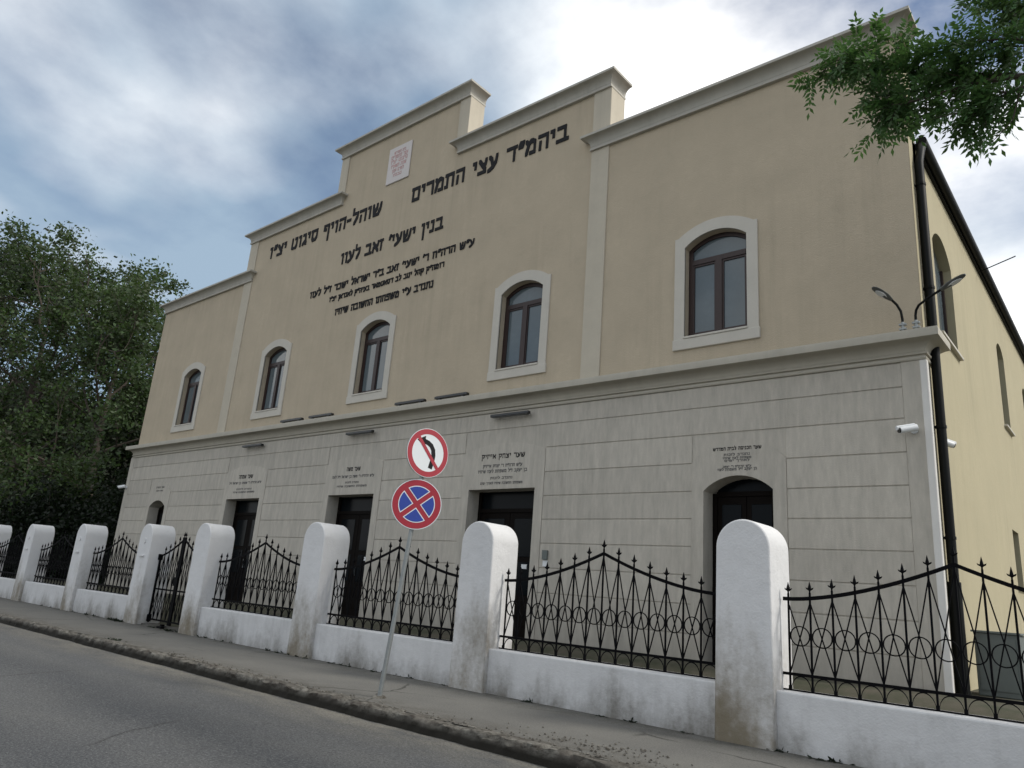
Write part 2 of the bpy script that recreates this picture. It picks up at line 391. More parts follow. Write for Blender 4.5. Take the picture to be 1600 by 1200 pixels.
def glyph(ch, nw=.075, nh=.115, depth=.03):
    """one letter in unit height, local xz, standing proud towards -y"""
    if (ch, nw) in GCACHE: return GCACHE[(ch, nw)]
    mb = MB(); d = 0
    for path in GL[ch][1]:
        for (a, b), (c, e) in zip(path, path[1:]):
            pts = []
            for (x, z) in ((a, b), (c, e)):
                pts += [(x-nw, z-nh), (x+nw, z-nh), (x+nw, z+nh), (x-nw, z+nh)]
            mb.prism(hull(pts), -depth*5-d, 0.0); d += .002
    me = mb.mesh('letter'); GCACHE[(ch, nw)] = me; return me
def text_width(t): return sum(GL[c][0]+.10 for c in t)-.10
def inscription(parent, name, text, xr, xl, zbase, h, y, mt, label=None, each=True, nw=.075):
    """right-to-left line between xr and xl, letters h high; separate letters or one joined part"""
    wsum = text_width(text); sx = (xr-xl)/wsum
    if each:
        root = part(name, ((xr+xl)/2, y, zbase), parent)
        if label: root['label'] = label
    joined = MB(); x = xr
    for ch in text:
        w = GL[ch][0]; x -= w*sx
        if ch != ' ':
            me = glyph(ch, nw)
            if each:
                if not me.materials: me.materials.append(mt)
                o = bpy.data.objects.new('letter', me); COL.objects.link(o); o.parent = root
                o.location = (x-(xr+xl)/2, 0, 0); o.scale = (sx, .12, h)
            else:
                joined.add([(x+v.co.x*sx, y+v.co.y*.03, zbase+v.co.z*h) for v in me.vertices], [tuple(p.vertices) for p in me.polygons])
        x -= .10*sx
    if not each:
        o = obj(name, joined, mt, parent, kind='stuff')
        if label: o['label'] = label

# ------------------------------------------------------------------ the building
YU, YL = 11.78, 11.732                       # upper wall face, lower wall face
XR, XL = -2.22, -28.72
bld = thing('synagogue_building', (-15.4, 11.78, .5), 'long tan building with stepped parapet and Hebrew lettering above grey banded ground floor', 'building')
def arch_fn(c, hw, zs, za):
    h = za-zs; R = (hw*hw+h*h)/(2*h); zc = za-R
    return lambda x: zc+math.sqrt(max(0, R*R-min(abs(x-c), hw)**2))
def wall(x0, x1, z0, z1, y, ops, reveal):
    mb = MB(); x = x0
    def q(a, b, c, d): mb.add([a, b, c, d], [(0,1,2,3)])
    for (c, hw, zb, zs, za) in sorted(ops):
        a, b = c-hw, c+hw
        q((x,y,z0),(a,y,z0),(a,y,z1),(x,y,z1))
        if zb > z0: q((a,y,z0),(b,y,z0),(b,y,zb),(a,y,zb)); q((a,y,zb),(b,y,zb),(b,y+reveal,zb),(a,y+reveal,zb))
        fn = arch_fn(c, hw, zs, za) if za else (lambda t: zs)
        xs = np.linspace(a, b, 17 if za else 2)
        for p, r in zip(xs, xs[1:]):
            q((p,y,fn(p)),(r,y,fn(r)),(r,y,z1),(p,y,z1)); q((p,y,fn(p)),(p,y+reveal,fn(p)),(r,y+reveal,fn(r)),(r,y,fn(r)))
        q((a,y,zb),(a,y+reveal,zb),(a,y+reveal,fn(a)),(a,y,fn(a))); q((b,y,zb),(b,y,fn(b)),(b,y+reveal,fn(b)),(b,y+reveal,zb))
        x = b
    q((x,y,z0),(x1,y,z0),(x1,y,z1),(x,y,z1))
    return mb
WINX = [-5.54, -10.20, -15.33, -20.12, -25.39]
wops = [(x, .61, 6.17, 7.99, 8.22) for x in WINX]
up_ = wall(XL, XR, 5.42, 11.0, YU, wops, .24)
up_.box(XL, XR, YU+.30, YU+.52, 5.3, 11.0)       # parapet core behind the face
wallu = obj('upper_wall', up_, STUCCO, bld)
steps = MB()
steps.box(-22.88, -8.03, YU, YU+.52, 11.0, 12.5); obj('parapet_step', steps, STUCCO, bld)
steps = MB(); steps.box(-18.06, -12.55, YU+.001, YU+.519, 12.5, 14.2); obj('parapet_step', steps, STUCCO, bld)
# parapet cornices
def cprof(zb, h=.34, out=.20):
    p = [(.0, zb), (.045, zb), (.045, zb+.055), (.03, zb+.06), (.03, zb+.085)]
    for k in range(7):
        t = k/6*math.pi/2; p.append((.035+(out-.035)*(1-math.cos(t)), zb+.09+(h-.16)*math.sin(t)))
    return p+[(out+.012, zb+h-.065), (out+.012, zb+h-.01), (out, zb+h), (-.05, zb+h+.02)]
for (a, b, zb, yb) in ((-8.43, XR, 10.94, YU+.50), (-12.75, -8.03, 12.44, YU+.54), (-18.06, -12.55, 14.13, YU+.54),
                   (-22.88, -17.78, 12.44, YU+.54), (XL, -22.45, 10.94, YU+.50)):
    smooth(obj('parapet_cornice', MB().cornice(a, b, YU-.03, yb, cprof(zb)), CORN, bld), 30)
# pilasters
for (a, b, z0, z1) in ((-8.46, -8.0, 5.55, 12.46), (-22.91, -22.42, 5.55, 12.46), (-12.90, -12.52, 12.7, 14.15), (-18.09, -17.72, 12.7, 14.15)):
    mbp = MB().box(a, b, YU-.028, YU+.1, z0, z1)
    mbp.box(b-.06 if a > -16 else a-.004, b+.006 if a > -16 else a+.06, YU-.026, YU+.523, max(z0, 11.25), z1)
    bev(obj('pilaster', mbp, PILA, bld), .006, 1)

# windows
def window(c, y, hw=.61, zb=6.17, zs=7.99, za=8.22, tilt=0, parent=bld):
    w = part('window', (c, y, zb), parent)
    fo = arch_fn(c, hw-.0, zs+.22, za+.235)
    hwo = hw+.205; zsh = zs+.22
    aro = arch_fn(c, hwo-.07, zsh, za+.235); ari = arch_fn(c, hw, zs, za)
    xs = sorted(set(list(np.linspace(c-hwo, c-hw, 4))+list(np.linspace(c-hw, c+hw, 17))+list(np.linspace(c+hw, c+hwo, 4))))
    mb = MB().strip(xs, lambda x: ari(x) if abs(x-c) < hw-1e-6 else zs, lambda x: aro(x) if abs(x-c) < hwo-.07 else zsh, y-.03, y+.02)
    mb.box(c-hwo, c-hw, y-.03, y+.02, zb-.2, zs); mb.box(c+hw, c+hwo, y-.03, y+.02, zb-.2, zs)
    obj('surround', mb, TRIM, w)
    bev(obj('apron', MB().box(c-hwo-.02, c+hwo+.02, y-.042, y+.02, zb-.235, zb-.03), TRIM, w), .008, 1)
    bev(obj('sill', MB().box(c-hw-.005, c+hw+.005, y-.055, y+.2, zb-.028, zb+.012), TRIM, w), .005, 1)
    yf = y+.155; fwid = .085
    ai = arch_fn(c, hw, zs, za); ai2 = arch_fn(c, hw-fwid, zs-.03, za-fwid)
    fr = MB().box(c-hw, c-hw+fwid, yf, yf+.08, zb+.013, zs-.03).box(c+hw-fwid, c+hw, yf, yf+.08, zb+.013, zs-.03).box(c-hw+fwid, c+hw-fwid, yf, yf+.08, zb+.013, zb+.09)
    xs = list(np.linspace(c-hw, c+hw, 23))
    fr.strip(xs, lambda x: ai2(x) if abs(x-c) < hw-fwid else zs-.03, lambda x: ai(x), yf, yf+.08)
    obj('frame', fr, WOOD, w)
    zt = zb+1.50
    obj('transom', MB().box(c-hw+fwid, c+hw-fwid, yf-.012, yf+.07, zt, zt+.10), WOOD, w)
    obj('mullion', MB().box(c-.062, c+.062, yf-.012, yf+.07, zb+.09, zt), WOOD, w)
    for sx in (-1, 1):
        a, b = sorted((c+sx*.062, c+sx*(hw-fwid)))
        cs = MB().box(a, a+.03, yf+.006, yf+.06, zb+.09, zt).box(b-.03, b, yf+.006, yf+.06, zb+.09, zt).box(a+.03, b-.03, yf+.006, yf+.06, zb+.09, zb+.13).box(a+.03, b-.03, yf+.006, yf+.06, zt-.04, zt)
        obj('casement', cs, WOOD, w)
        obj('pane', MB().box(a+.03, b-.03, yf+.03, yf+.045, zb+.13, zt-.04), GLASS, w)
    obj('pane', MB().strip(list(np.linspace(c-hw+fwid, c+hw-fwid, 17)), lambda x: zt+.10, lambda x: ai2(x), yf+.03, yf+.045), GLASS, w)
    return w
for x in WINX: window(x, YU)

# middle cornice
mp_ = [(.0,5.16),(.035,5.165),(.045,5.19),(.035,5.215),(.02,5.22),(.02,5.235),(.055,5.245),(.06,5.27),(.03,5.285)]
for k in range(7):
    t = k/6*math.pi/2; mp_.append((.035+.20*(1-math.cos(t)), 5.29+.15*math.sin(t)))
mp_ += [(.255,5.445),(.26,5.53),(.25,5.575),(-.02,5.62)]
smooth(obj('string_cornice', MB().cornice(XL-.05, XR-.01, YL, YU+.55, mp_), MIDC, bld), 30)

# lower storey
DOORS = [(-5.12, .60, .5, 3.31, 3.555), (-10.33, .92, .5, 3.48, None), (-15.39, .92, .5, 3.48, None), (-20.54, .92, .5, 3.48, None), (-26.03, .58, .5, 3.31, 3.53)]
lw = wall(XL-.19, XR+.005, .2, 5.2, YL, DOORS, .45)
obj('lower_wall', lw, STONE, bld)
SUR = []
for (c, hw, zb, zs, za) in DOORS:
    if za: hwo, zsh, zap = hw+.22, 3.80, 4.18
    else: hwo, zsh, zap = 1.14, 4.28, 4.47
    SUR.append((c-hwo, c+hwo, zap))
    ao = arch_fn(c, hwo, zsh, zap); ai = arch_fn(c, hw, zs, za) if za else (lambda x, zs=zs: zs)
    sb = MB().strip(list(np.linspace(c-hwo, c-hw, 6)), lambda x: .5, ao, YL-.024, YL)
    sb.strip(list(np.linspace(c-hw, c+hw, 21)), ai, ao, YL-.024, YL)
    sb.strip(list(np.linspace(c+hw, c+hwo, 6)), lambda x: .5, ao, YL-.024, YL)
    obj('door_surround', sb, STONE, bld)
zc = [5.16, 4.775, 4.295, 3.79, 3.305, 2.835, 2.37, 1.90, 1.43, .96, .5]
for top, bot in zip(zc, zc[1:]):
    cuts = sorted((a, b) for a, b, z in SUR if z > bot+.02)
    x = XL-.19+.302
    segs = []
    for a, b in cuts: segs.append((x, a-.002)); x = b+.002
    segs.append((x, XR-.322))
    for a, b in segs:
        bev(obj('stone_course', MB().box(a, b, YL-.014, YL+.0, bot+.011, top-.011), STONE, bld), .005, 1)
for a, b in ((XL-.19, XL-.19+.30), (XR-.32, XR+.005)):
    obj('corner_strip', MB().box(a, b, YL-.018, YL, .5, 5.16), STONE, bld)
bev(obj('corner_bead', MB().box(XR-.07, XR+.035, YL-.034, YL+.06, .5, 5.16), mat('pale_corner_bead', (.70, .685, .65), .7, var=.1, vscale=3), bld), .02, 3)
# doors
for i, (c, hw, zb, zs, za) in enumerate(DOORS):
    d = part('door', (c, YL+.3, zb), bld); y = YL+.33
    ztr = zs-.45 if not za else zs-.05
    fn = arch_fn(c, hw, zs, za) if za else (lambda x, zs=zs: zs)
    fr = MB().box(c-hw, c-hw+.08, y, y+.1, zb, fn(c-hw)).box(c+hw-.08, c+hw, y, y+.1, zb, fn(c+hw)).box(c-hw+.08, c+hw-.08, y, y+.1, ztr, ztr+.08)
    obj('door_frame', fr, DOORW, d)
    obj('transom_pane', MB().strip(list(np.linspace(c-hw+.08, c+hw-.08, 13)), lambda x: ztr+.08, lambda x: fn(x)-.002, y+.05, y+.06), DGLASS, d)
    for s in (-1, 1):
        a, b = sorted((c+s*.006, c+s*(hw-.08)))
        lf = obj('door_leaf', MB().box(a, b, y+.03, y+.08, zb+.02, ztr), DOORW, d)
        ww = b-a
        for (p0, p1) in ((.10, .30), (.34, .60), (.64, .95)):
            H = ztr-zb
            bev(obj('door_panel', MB().box(a+ww*.16, b-ww*.16, y+.018, y+.03, zb+H*p0, zb+H*p1), DGLASS if p0 > .3 else DOORW, d), .008, 1)
    obj('handle', MB().box(c+.07, c+.10, y-.03, y+.03, zb+1.0, zb+1.25), ZINC, d)
    if not za: obj('notice_plate', MB().box(c+.42, c+.56, y-.002, y+.018, 1.88, 1.97), CAMW, d)
# side wall, back, roof
side = MB()
def side_wall(x, y0, y1, z0, z1, ops):
    t = wall(y0, y1, z0, z1, 0, ops, .22)
    return MB().add([(x-p[1], p[0], p[2]) for p in t.v], [f for f in t.f])
sops = [(13.84, .76, 6.03, 7.72, 8.06), (20.25, .53, 5.92, 7.80, 8.02), (24.6, .53, 5.92, 7.80, 8.02), (30.4, .53, 5.92, 7.8, 8.02), (19.6, .45, 2.3, 3.5, None), (26., .45, 2.3, 3.5, None)]
obj('side_wall', side_wall(XR, YU+.02, 37, 4.7, 9.1, [o for o in sops if o[2] > 5]), YSTUCCO, bld)
obj('side_wall', side_wall(XR, YL+.06, 37, .2, 4.7, [o for o in sops if o[2] < 5]), YSTUCCO, bld)
obj('rear_wall', MB().box(XL, XR-.25, 36.8, 37, .2, 9.1).box(XL, XL+.2, YU+.02, 36.8, .2, 9.1), YSTUCCO, bld)
obj('parapet_return', MB().box(XR-.2, XR-.002, YU+.001, YU+.50, 9.0, 10.98), YSTUCCO, bld)
for (c, hw, zb, zs, za) in sops:
    w = part('window', (XR, c, zb), bld)
    fn = arch_fn(c, hw, zs, za) if za else (lambda t, zs=zs: zs)
    def rot(mbx): return MB().add([(XR-p[1], p[0], p[2]) for p in mbx.v], mbx.f)
    obj('frame', rot(MB().box(c-hw, c-hw+.08, .13, .2, zb, fn(c-hw)).box(c+hw-.08, c+hw, .13, .2, zb, fn(c+hw)).box(c-hw+.08, c+hw-.08, .13, .2, zb, zb+.08).box(c-.05, c+.05, .13, .2, zb+.08, zs)), WOOD, w)
    obj('pane', rot(MB().strip(list(np.linspace(c-hw+.08, c+hw-.08, 13)), lambda t: zb+.08, lambda t: fn(t)-.001, .17, .18)), GLASS, w)
    bev(obj('sill', rot(MB().box(c-hw-.06, c+hw+.06, -.07, .13, zb-.05, zb)), TRIM, w), .006, 1)
rf = MB(); xm = (XL+XR)/2
rf.add([(XR+.12,YU+.52,9.12),(XR+.12,37.2,9.12),(xm,37.2,10.7),(xm,YU+.52,10.7),(XL-.12,YU+.52,9.12),(XL-.12,37.2,9.12)], [(0,1,2,3),(3,2,5,4),(1,5,2)])
obj('roof', rf, ROOF, bld)
gut = MB().tube([(XR+.10, YU+.50, 9.14), (XR+.10, 37.2, 9.14)], .085, 10)
smooth(obj('gutter', gut, PIPE, bld))
obj('eave_board', MB().box(XR+.002, XR+.05, YU+.52, 37, 9.02, 9.12), PIPE, bld)
obj('eave_rod', MB().tube([(XR+.05, 17.9, 9.0), (XR+.75, 17.7, 9.12)], .012, 6), PIPE, bld)
dp = MB().tube([(XR+.10, YU+.56, 9.10), (XR+.10, YU+.40, 8.9), (XR+.085, YU+.26, 8.6), (XR+.085, YU+.26, 2.2), (XR+.085, YU+.26, .5)], .066, 10)
dpo = smooth(obj('downpipe', dp, PIPE, bld))
for z in (8.2, 6.4, 4.2, 2.6): obj('pipe_bracket', MB().tube([(XR+.085, YU+.26, z-.02), (XR+.085, YU+.26, z+.02)], .076, 10).box(XR-.02, XR+.03, YU+.235, YU+.285, z-.015, z+.015), PIPE, bld)
obj('drain_sleeve', MB().tube([(XR+.085, YU+.26, .5), (XR+.085, YU+.26, 2.0)], .085, 12), PIPE, bld)

# inscriptions
LY = YU-.001
inscription(bld, 'inscription', 'ביהמ״ד עצי התמרים', -9.16, -14.50, 11.53, .44, LY, BLACK, 'large black Hebrew words under the right parapet step')
inscription(bld, 'inscription', 'שוהל-הויף סיגוט יצ״ו', -15.78, -21.58, 11.56, .42, LY, BLACK, 'large black Hebrew words under the left parapet step')
inscription(bld, 'inscription', 'בנין ישעי׳ זאב לעוו', -13.1, -17.42, 10.36, .36, LY, BLACK, 'medium black Hebrew line centred on the wall')
inscription(bld, 'inscription', 'ע״ש הרה״ח ר׳ ישעי׳ זאב ב״ר ישראל ישכר ז״ל לעוו', -11.88, -18.75, 9.55, .205, LY, BLACK, 'first small black Hebrew line')
inscription(bld, 'inscription', 'רומה״ק קהל יטב לב דסאטמאר בעיה״ק לאנדאן יצ״ו', -12.89, -17.70, 9.22, .15, LY, BLACK, 'smallest black Hebrew line')
inscription(bld, 'inscription', 'נתנדב ע״י משפחתו החשובה שיחיו', -13.21, -17.33, 8.73, .20, LY, BLACK, 'last black Hebrew line above the middle window')
DY = YL-.0245
def doortext(c, lines):
    for (t, w, z, h, m_) in lines: inscription(bld, 'door_inscription', t, c+w/2, c-w/2, z, h, DY, m_, each=False, nw=.06)
doortext(-10.33, [('שער יצחק אייזיק', 1.22, 4.135, .10, BLACK), ('ע״ש הרה״ח ר׳ יצחק אייזיק', 1.10, 3.945, .065, PRINT), ('בן יעקב ז״ל משפחת לעוו שיחיו', 1.38, 3.83, .065, PRINT), ('נתנדב לזכות', .62, 3.69, .05, PRINT), ('משפחתו החשובה שיחיו לאורך ימים', 1.18, 3.58, .05, PRINT)])
doortext(-5.12, [('שער הכניסה לבית המדרש', .85, 3.985, .055, BLACK), ('נתנדב לזכות', .46, 3.89, .04, PRINT), ('משפחת לעוו שיחיו', .5, 3.835, .035, PRINT), ('לאורך ימים', .44, 3.79, .035, PRINT), ('ע״ש הרה״ח ר׳ יעקב', .5, 3.69, .035, PRINT), ('בן יעקב ז״ל משפחת לעוו', .69, 3.64, .04, PRINT)])
doortext(-15.39, [('שער משה', .56, 4.085, .10, BLACK), ('ע״ש הרה״ח ר׳ משה בן ישראל ז״ל לעוו', 1.70, 3.91, .065, PRINT), ('נתנדב לזכות', .55, 3.77, .045, PRINT), ('משפחתו החשובה שיחיו', 1.22, 3.67, .05, PRINT)])
doortext(-20.54, [('שער שמחה', .78, 4.085, .11, BLACK), ('ע״ש הרה״ח ר׳ שמחה בן ישראל ז״ל', 1.78, 3.92, .065, PRINT), ('נתנדב לזכות', .86, 3.745, .045, PRINT), ('משפחתו החשובה שיחיו', 1.2, 3.65, .05, PRINT)])
doortext(-26.03, [('שער התורה', .6, 3.95, .06, PRINT), ('נתנדב לזכות', .5, 3.84, .045, PRINT)])
# stone tablet with red lettering
pq = part('stone_tablet', (-15.24, YU, 12.44), bld); pq['label'] = 'pinkish white stone tablet with faded red Hebrew lettering'
pc = -15.24
bev(obj('tablet_slab', MB().box(pc-.49, pc+.49, YU-.035, YU, 12.44, 13.63), PLAQ, pq), .012, 1)
for k, (t, w, h) in enumerate((('בית המדרש', .5, .09), ('עצי התמרים', .72, .12), ('סיגוט יצ״ו', .72, .12), ('שנת תשע״ו', .66, .11), ('לפרט קטן', .5, .10), ('נבנה', .36, .09))):
    inscription(pq, 'tablet_lettering', t, pc+w/2, pc-w/2, 13.38-.15*k, h, YU-.0355, REDP, each=False, nw=.06)

# ------------------------------------------------------------------ fittings fixed to the building, each a thing of its own
def bar_light(c, y, z, label, under):
    w = .53
    t = thing('bar_light', (c, y, z), label, 'floodlight', 'bar floodlights on the facade')
    bev(obj('housing', MB().box(c-w, c+w, y-.05, y+.05, z, z+.06), DARKP, t), .01, 1)
    obj('lens', MB().box(c-w+.04, c+w-.04, y-.04, y+.04, z-.006 if under else z+.06, z if under else z+.066), LAMPG, t)
    for s in (-.38, .38):
        if under: obj('bracket', MB().box(c+s-.03, c+s+.03, y+.04, YL-.005, z+.02, z+.045), DARKP, t)
        else: obj('bracket', MB().box(c+s-.03, c+s+.03, y-.035, y+.035, z-.045, z), DARKP, t)
bar_light(-10.13, YL-.13, 5.02, 'long black bar light under the cornice, over the doorway with the boldest title', True)
bar_light(-15.2, YL-.13, 5.02, 'long black bar light under the cornice, over the middle doorway', True)
bar_light(-20.28, YL-.13, 5.02, 'long black bar light under the cornice, over the doorway in front of the gate', True)
for c, l in ((-18.45, 'black bar light on the cornice, gate side of the pair behind the gate'), (-17.05, 'black bar light on the cornice just on the gate side of the middle window'),
             (-13.42, 'black bar light on the cornice just past the middle window, road sign side'), (-12.0, 'black bar light on the cornice directly above the no left turn disc')):
    bar_light(c, YL-.10, 5.645, l, False)
def bracket_lamp(base, pts, head_dir, label):
    t = thing('cornice_lamp', base, label, 'lamp', 'lamps on the cornice corner'); bx_, by_, bz_ = base
    obj('base_clamp', MB().tube([(bx_, by_, bz_), (bx_, by_, bz_+.16)], .026, 8).box(bx_-.05, bx_+.05, by_-.03, by_+.03, bz_+.04, bz_+.065).box(bx_-.05, bx_+.05, by_-.03, by_+.03, bz_+.11, bz_+.135), ZINC, t)
    smooth(obj('arm', MB().tube([(bx_, by_, bz_+.13)]+pts, .019, 8), PIPE, t))
    e = Vector(pts[-1]); d = Vector(head_dir).normalized(); sd_ = d.cross(Vector((0,0,1))).normalized(); nn = sd_.cross(d)
    hd = MB(); rings = [(0,.03,.028),(.06,.045,.032),(.12,.062,.034),(.26,.066,.028),(.34,.05,.02),(.375,.02,.01)]
    for (l, w, h) in rings:
        for k in range(10):
            a = 2*math.pi*k/10; hd.v.append(tuple(e+d*l+sd_*w*math.cos(a)+nn*h*math.sin(a)))
    for i in range(len(rings)-1):
        for k in range(10): hd.f.append((i*10+k, i*10+(k+1)%10, (i+1)*10+(k+1)%10, (i+1)*10+k))
    hd.f += [tuple(range(10))[::-1], tuple(50+k for k in range(10))]
    smooth(obj('lamp_head', hd, LAMPG, t))
    gl = MB(); c0 = e+d*.2-nn*.031
    gl.add([tuple(c0+d*(.11*math.cos(a))+sd_*(.05*math.sin(a))) for a in [2*math.pi*k/12 for k in range(12)]]+[tuple(c0+nn*.02+d*(.10*math.cos(a))+sd_*(.045*math.sin(a))) for a in [2*math.pi*k/12 for k in range(12)]],
           [tuple(range(12)), *[(k, 12+k, 12+(k+1)%12, (k+1)%12) for k in range(12)]])
    obj('lamp_lens', gl, CAMW, t)
bracket_lamp((-2.45, 11.6, 5.585), [(-2.45,11.6,5.80),(-2.46,11.585,5.92),(-2.50,11.55,6.02),(-2.56,11.49,6.10)], (-.42,-.75,.30), 'small arm lamp on the cornice with its head bent towards the windows')
bracket_lamp((-2.27, 11.6, 5.585), [(-2.27,11.6,5.82),(-2.255,11.59,5.90),(-2.21,11.56,5.96),(-2.08,11.50,6.02),(-1.88,11.42,6.09)], (.85,-.3,.30), 'arm lamp on the cornice corner reaching out past the downpipe')
def cctv(base, d, label):
    t = thing('security_camera', base, label, 'camera', 'security cameras on the building'); b_ = Vector(base); d = Vector(d).normalized()
    nrm = {'f': Vector((0,-1,0)), 's': Vector((1,0,0))}
    n_ = nrm['s'] if abs(d.x) > abs(d.y) and base[0] > -3 and base[1] > 12 else nrm['f']
    obj('wall_mount', MB().tube([b_, b_+n_*.025], .05, 10).tube([b_+n_*.025, b_+n_*.08+Vector((0,0,.01))], .018, 8), CAMW, t)
    c0 = b_+n_*.11+Vector((0,0,.015))
    smooth(obj('camera_body', MB().tube([c0-d*.06, c0+d*.19], .05, 12), CAMW, t))
    obj('lens_front', MB().tube([c0+d*.19, c0+d*.21], .042, 12), DARKP, t)
    obj('sun_shield', MB().tube([c0-d*.03+Vector((0,0,.034)), c0+d*.235+Vector((0,0,.034))], .034, 8), CAMW, t)
cctv((-2.42, YL-.019, 4.10), (-.75, -.6, -.22), 'white security camera on the grey corner looking along the facade')
cctv((XR+.002, 12.55, 4.06), (.6, .75, -.2), 'white security camera on the yellow side wall by the downpipe')
cctv((-28.78, YL-.019, 4.06), (-.75, -.5, -.2), 'white security camera on the corner beside the dark trees')
ic = thing('door_intercom', (-9.03, YL-.024, 1.95), 'grey intercom panel with a white sticker beside a doorway', 'intercom')
obj('intercom_case', MB().box(-9.09, -8.97, YL-.06, YL-.0245, 2.06, 2.24), CABI, ic); obj('paper_note', MB().box(-9.085, -8.965, YL-.028, YL-.0245, 1.93, 2.045), CAMW, ic)
cb = thing('utility_cabinet', (-1.72, 12.9, .54), 'grey green utility cabinet standing by the downpipe at the yellow wall', 'cabinet')
bev(obj('cabinet_case', MB().box(-2.02, -1.50, 12.42, 13.0, .54, 1.36), CABI, cb), .012, 1)
obj('cabinet_door', MB().box(-1.98, -1.54, 12.405, 12.42, .62, 1.30), CABI, cb)
obj('cabinet_top', MB().box(-2.05, -1.47, 12.39, 13.03, 1.36, 1.385), CABI, cb)

# ------------------------------------------------------------------ street wall: pillars, low walls, iron panels
POSTX = [.56, -3.64, -7.84, -12.03, -16.21, -19.03, -23.1, -27.2, -31.3, -35.4]
PH = [2.44, 2.44, 2.42, 2.41, 2.39, 2.37, 2.36, 2.35, 2.35, 2.35]
PL = ['white round-topped pillar at the far end of the panel beside the downpipe', 'broad white round-topped pillar in front of the arched doorway, brown stain low on its front',
      'white round-topped pillar just beyond the road sign pole, covering part of a doorway', 'white round-topped pillar with a damp stain on its foot, first past the road sign towards the gate',
      'white round-topped pillar on the road sign side of the iron gate', 'white round-topped pillar on the tree side of the iron gate, small ledge on its face',
      'white round-topped pillar one bay beyond the gate, towards the trees', 'white round-topped pillar two bays beyond the gate, under the dark trees',
      'white round-topped pillar three bays beyond the gate, under the dark trees', 'white round-topped pillar four bays beyond the gate, under the dark trees']
YF0, YF1, HW = 8.45, 9.05, .325
def pillar(x, h, label, plate):
    t = thing('wall_pillar', (x, 8.75, 0), label, 'pillar', 'white pillars along the pavement')
    zs = h-HW; poly = [(x-HW-.02, -.05), (x+HW+.02, -.05)]
    for k in range(25):
        a = math.pi*k/24; poly.append((x+HW*math.cos(a), zs+HW*math.sin(a)))
    mb = MB().prism(poly, YF0, YF1); o = smooth(obj('pillar_shaft', mb, WHITE, t), 45); bev(o, .018, 2)
    if plate:
        smooth(obj('round_boss', MB().tube([(x, YF0-.02, h-.42), (x, YF0+.01, h-.42)], .06, 14), WHITE, t))
        obj('ledge', MB().box(x-.13, x+.13, YF0-.035, YF0+.01, h-.80, h-.765), WHITE, t)
for i, (x, h, l) in enumerate(zip(POSTX, PH, PL)): pillar(x, h, l, i in (5, 6, 7, 8))
WL = ['beside the downpipe, streaked with dark damp', 'in front of the arched doorway', 'behind the road sign pole', 'between the stained pillar and the gate pillar', None, 'first beyond the gate', 'second beyond the gate', 'third beyond the gate', 'fourth beyond the gate']
for i in range(9):
    if i == 4: continue
    a, b = POSTX[i+1]+HW-.03, POSTX[i]-HW+.03
    wb = MB().box(a, b, 8.53, 8.97, -.05, .60)
    o = obj('low_wall', wb, WALLW, label='low white rendered wall ' + WL[i] + ' under an iron panel', cat='wall', group='low walls between the pillars'); bev(o, .02, 2)
# iron panel pieces shared by all panels (local: x along, z from wall top)
NB, SPC = 15, .24
def bar(w, z0, z1, x=0, d=None):
    d = d or w; return MB().box(x-w/2, x+w/2, -d/2, d/2, z0, z1)
def railz(x, half=1.68): return .97+.44*max(0, 1-abs(x)/half)**1.65
def flat_curve(pts, h, d):
    mb = MB(); n = len(pts)
    for (x, z) in pts: mb.v += [(x,-d/2,z-h/2),(x,d/2,z-h/2),(x,d/2,z+h/2),(x,-d/2,z+h/2)]
    for i in range(n-1):
        p = 4*i
        for k in range(4): mb.f.append((p+k, p+(k+1)%4, p+4+(k+1)%4, p+4+k))
    mb.f += [(0,3,2,1), (4*n-4,4*n-3,4*n-2,4*n-1)]; return mb
tipm = MB(); 
def tip():
    m_ = MB(); rs = [(0,.010),(.035,.010),(.05,.024),(.075,.020),(.14,.002)]
    for (z, r) in rs: m_.v += [(r*math.cos(a), r*math.sin(a), z) for a in [math.pi/4+k*math.pi/2 for k in range(4)]]
    for i in range(4):
        for k in range(4): m_.f.append((i*4+k, i*4+(k+1)%4, (i+1)*4+(k+1)%4, (i+1)*4+k))
    for s in (-1, 1): m_.add([(0,-.006,.035),(s*.035,-.006,.055),(s*.042,-.006,.075),(0,-.006,.055),(0,.006,.035),(s*.035,.006,.055),(s*.042,.006,.075),(0,.006,.055)], [(0,1,2,3),(7,6,5,4),(0,4,5,1),(3,2,6,7),(1,5,6,2)])
    return m_.mesh('spear_tip')
def arcpts(r, a0, a1, n, sz=1.0): return [(r*math.cos(a0+(a1-a0)*k/n), r*math.sin(a0+(a1-a0)*k/n)*sz) for k in range(n+1)]
XS = [(-7+k)*SPC for k in range(NB)]
ME = {'tip': tip()}
ME['top_rail'] = flat_curve([(x, railz(x)) for x in np.linspace(-1.74, 1.74, 33)], .042, .016).mesh('top_rail')
ME['bottom_rail'] = MB().box(-1.76, 1.76, -.012, .012, .155, .185).mesh('bottom_rail')
ME['base_rail'] = MB().box(-1.76, 1.76, -.014, .014, -.004, .012).mesh('base_rail')
ring = MB(); rp = arcpts(.098, 0, 2*math.pi, 20)[:-1]
for (x, z) in rp:
    f = (.098+.012)/.098; ring.v += [(x,-.006,z),(x*f,-.006,z*f),(x*f,.006,z*f),(x,.006,z)]
for i in range(20):
    p, q = 4*i, 4*((i+1) % 20)
    for k in range(4): ring.f.append((p+k, p+(k+1)%4, q+(k+1)%4, q+k))
ME['ring'] = ring.mesh('ring')
ME['arch'] = flat_curve([(x, z) for x, z in arcpts(.108, math.pi, 0, 12, 1.38)], .012, .014).mesh('arch')
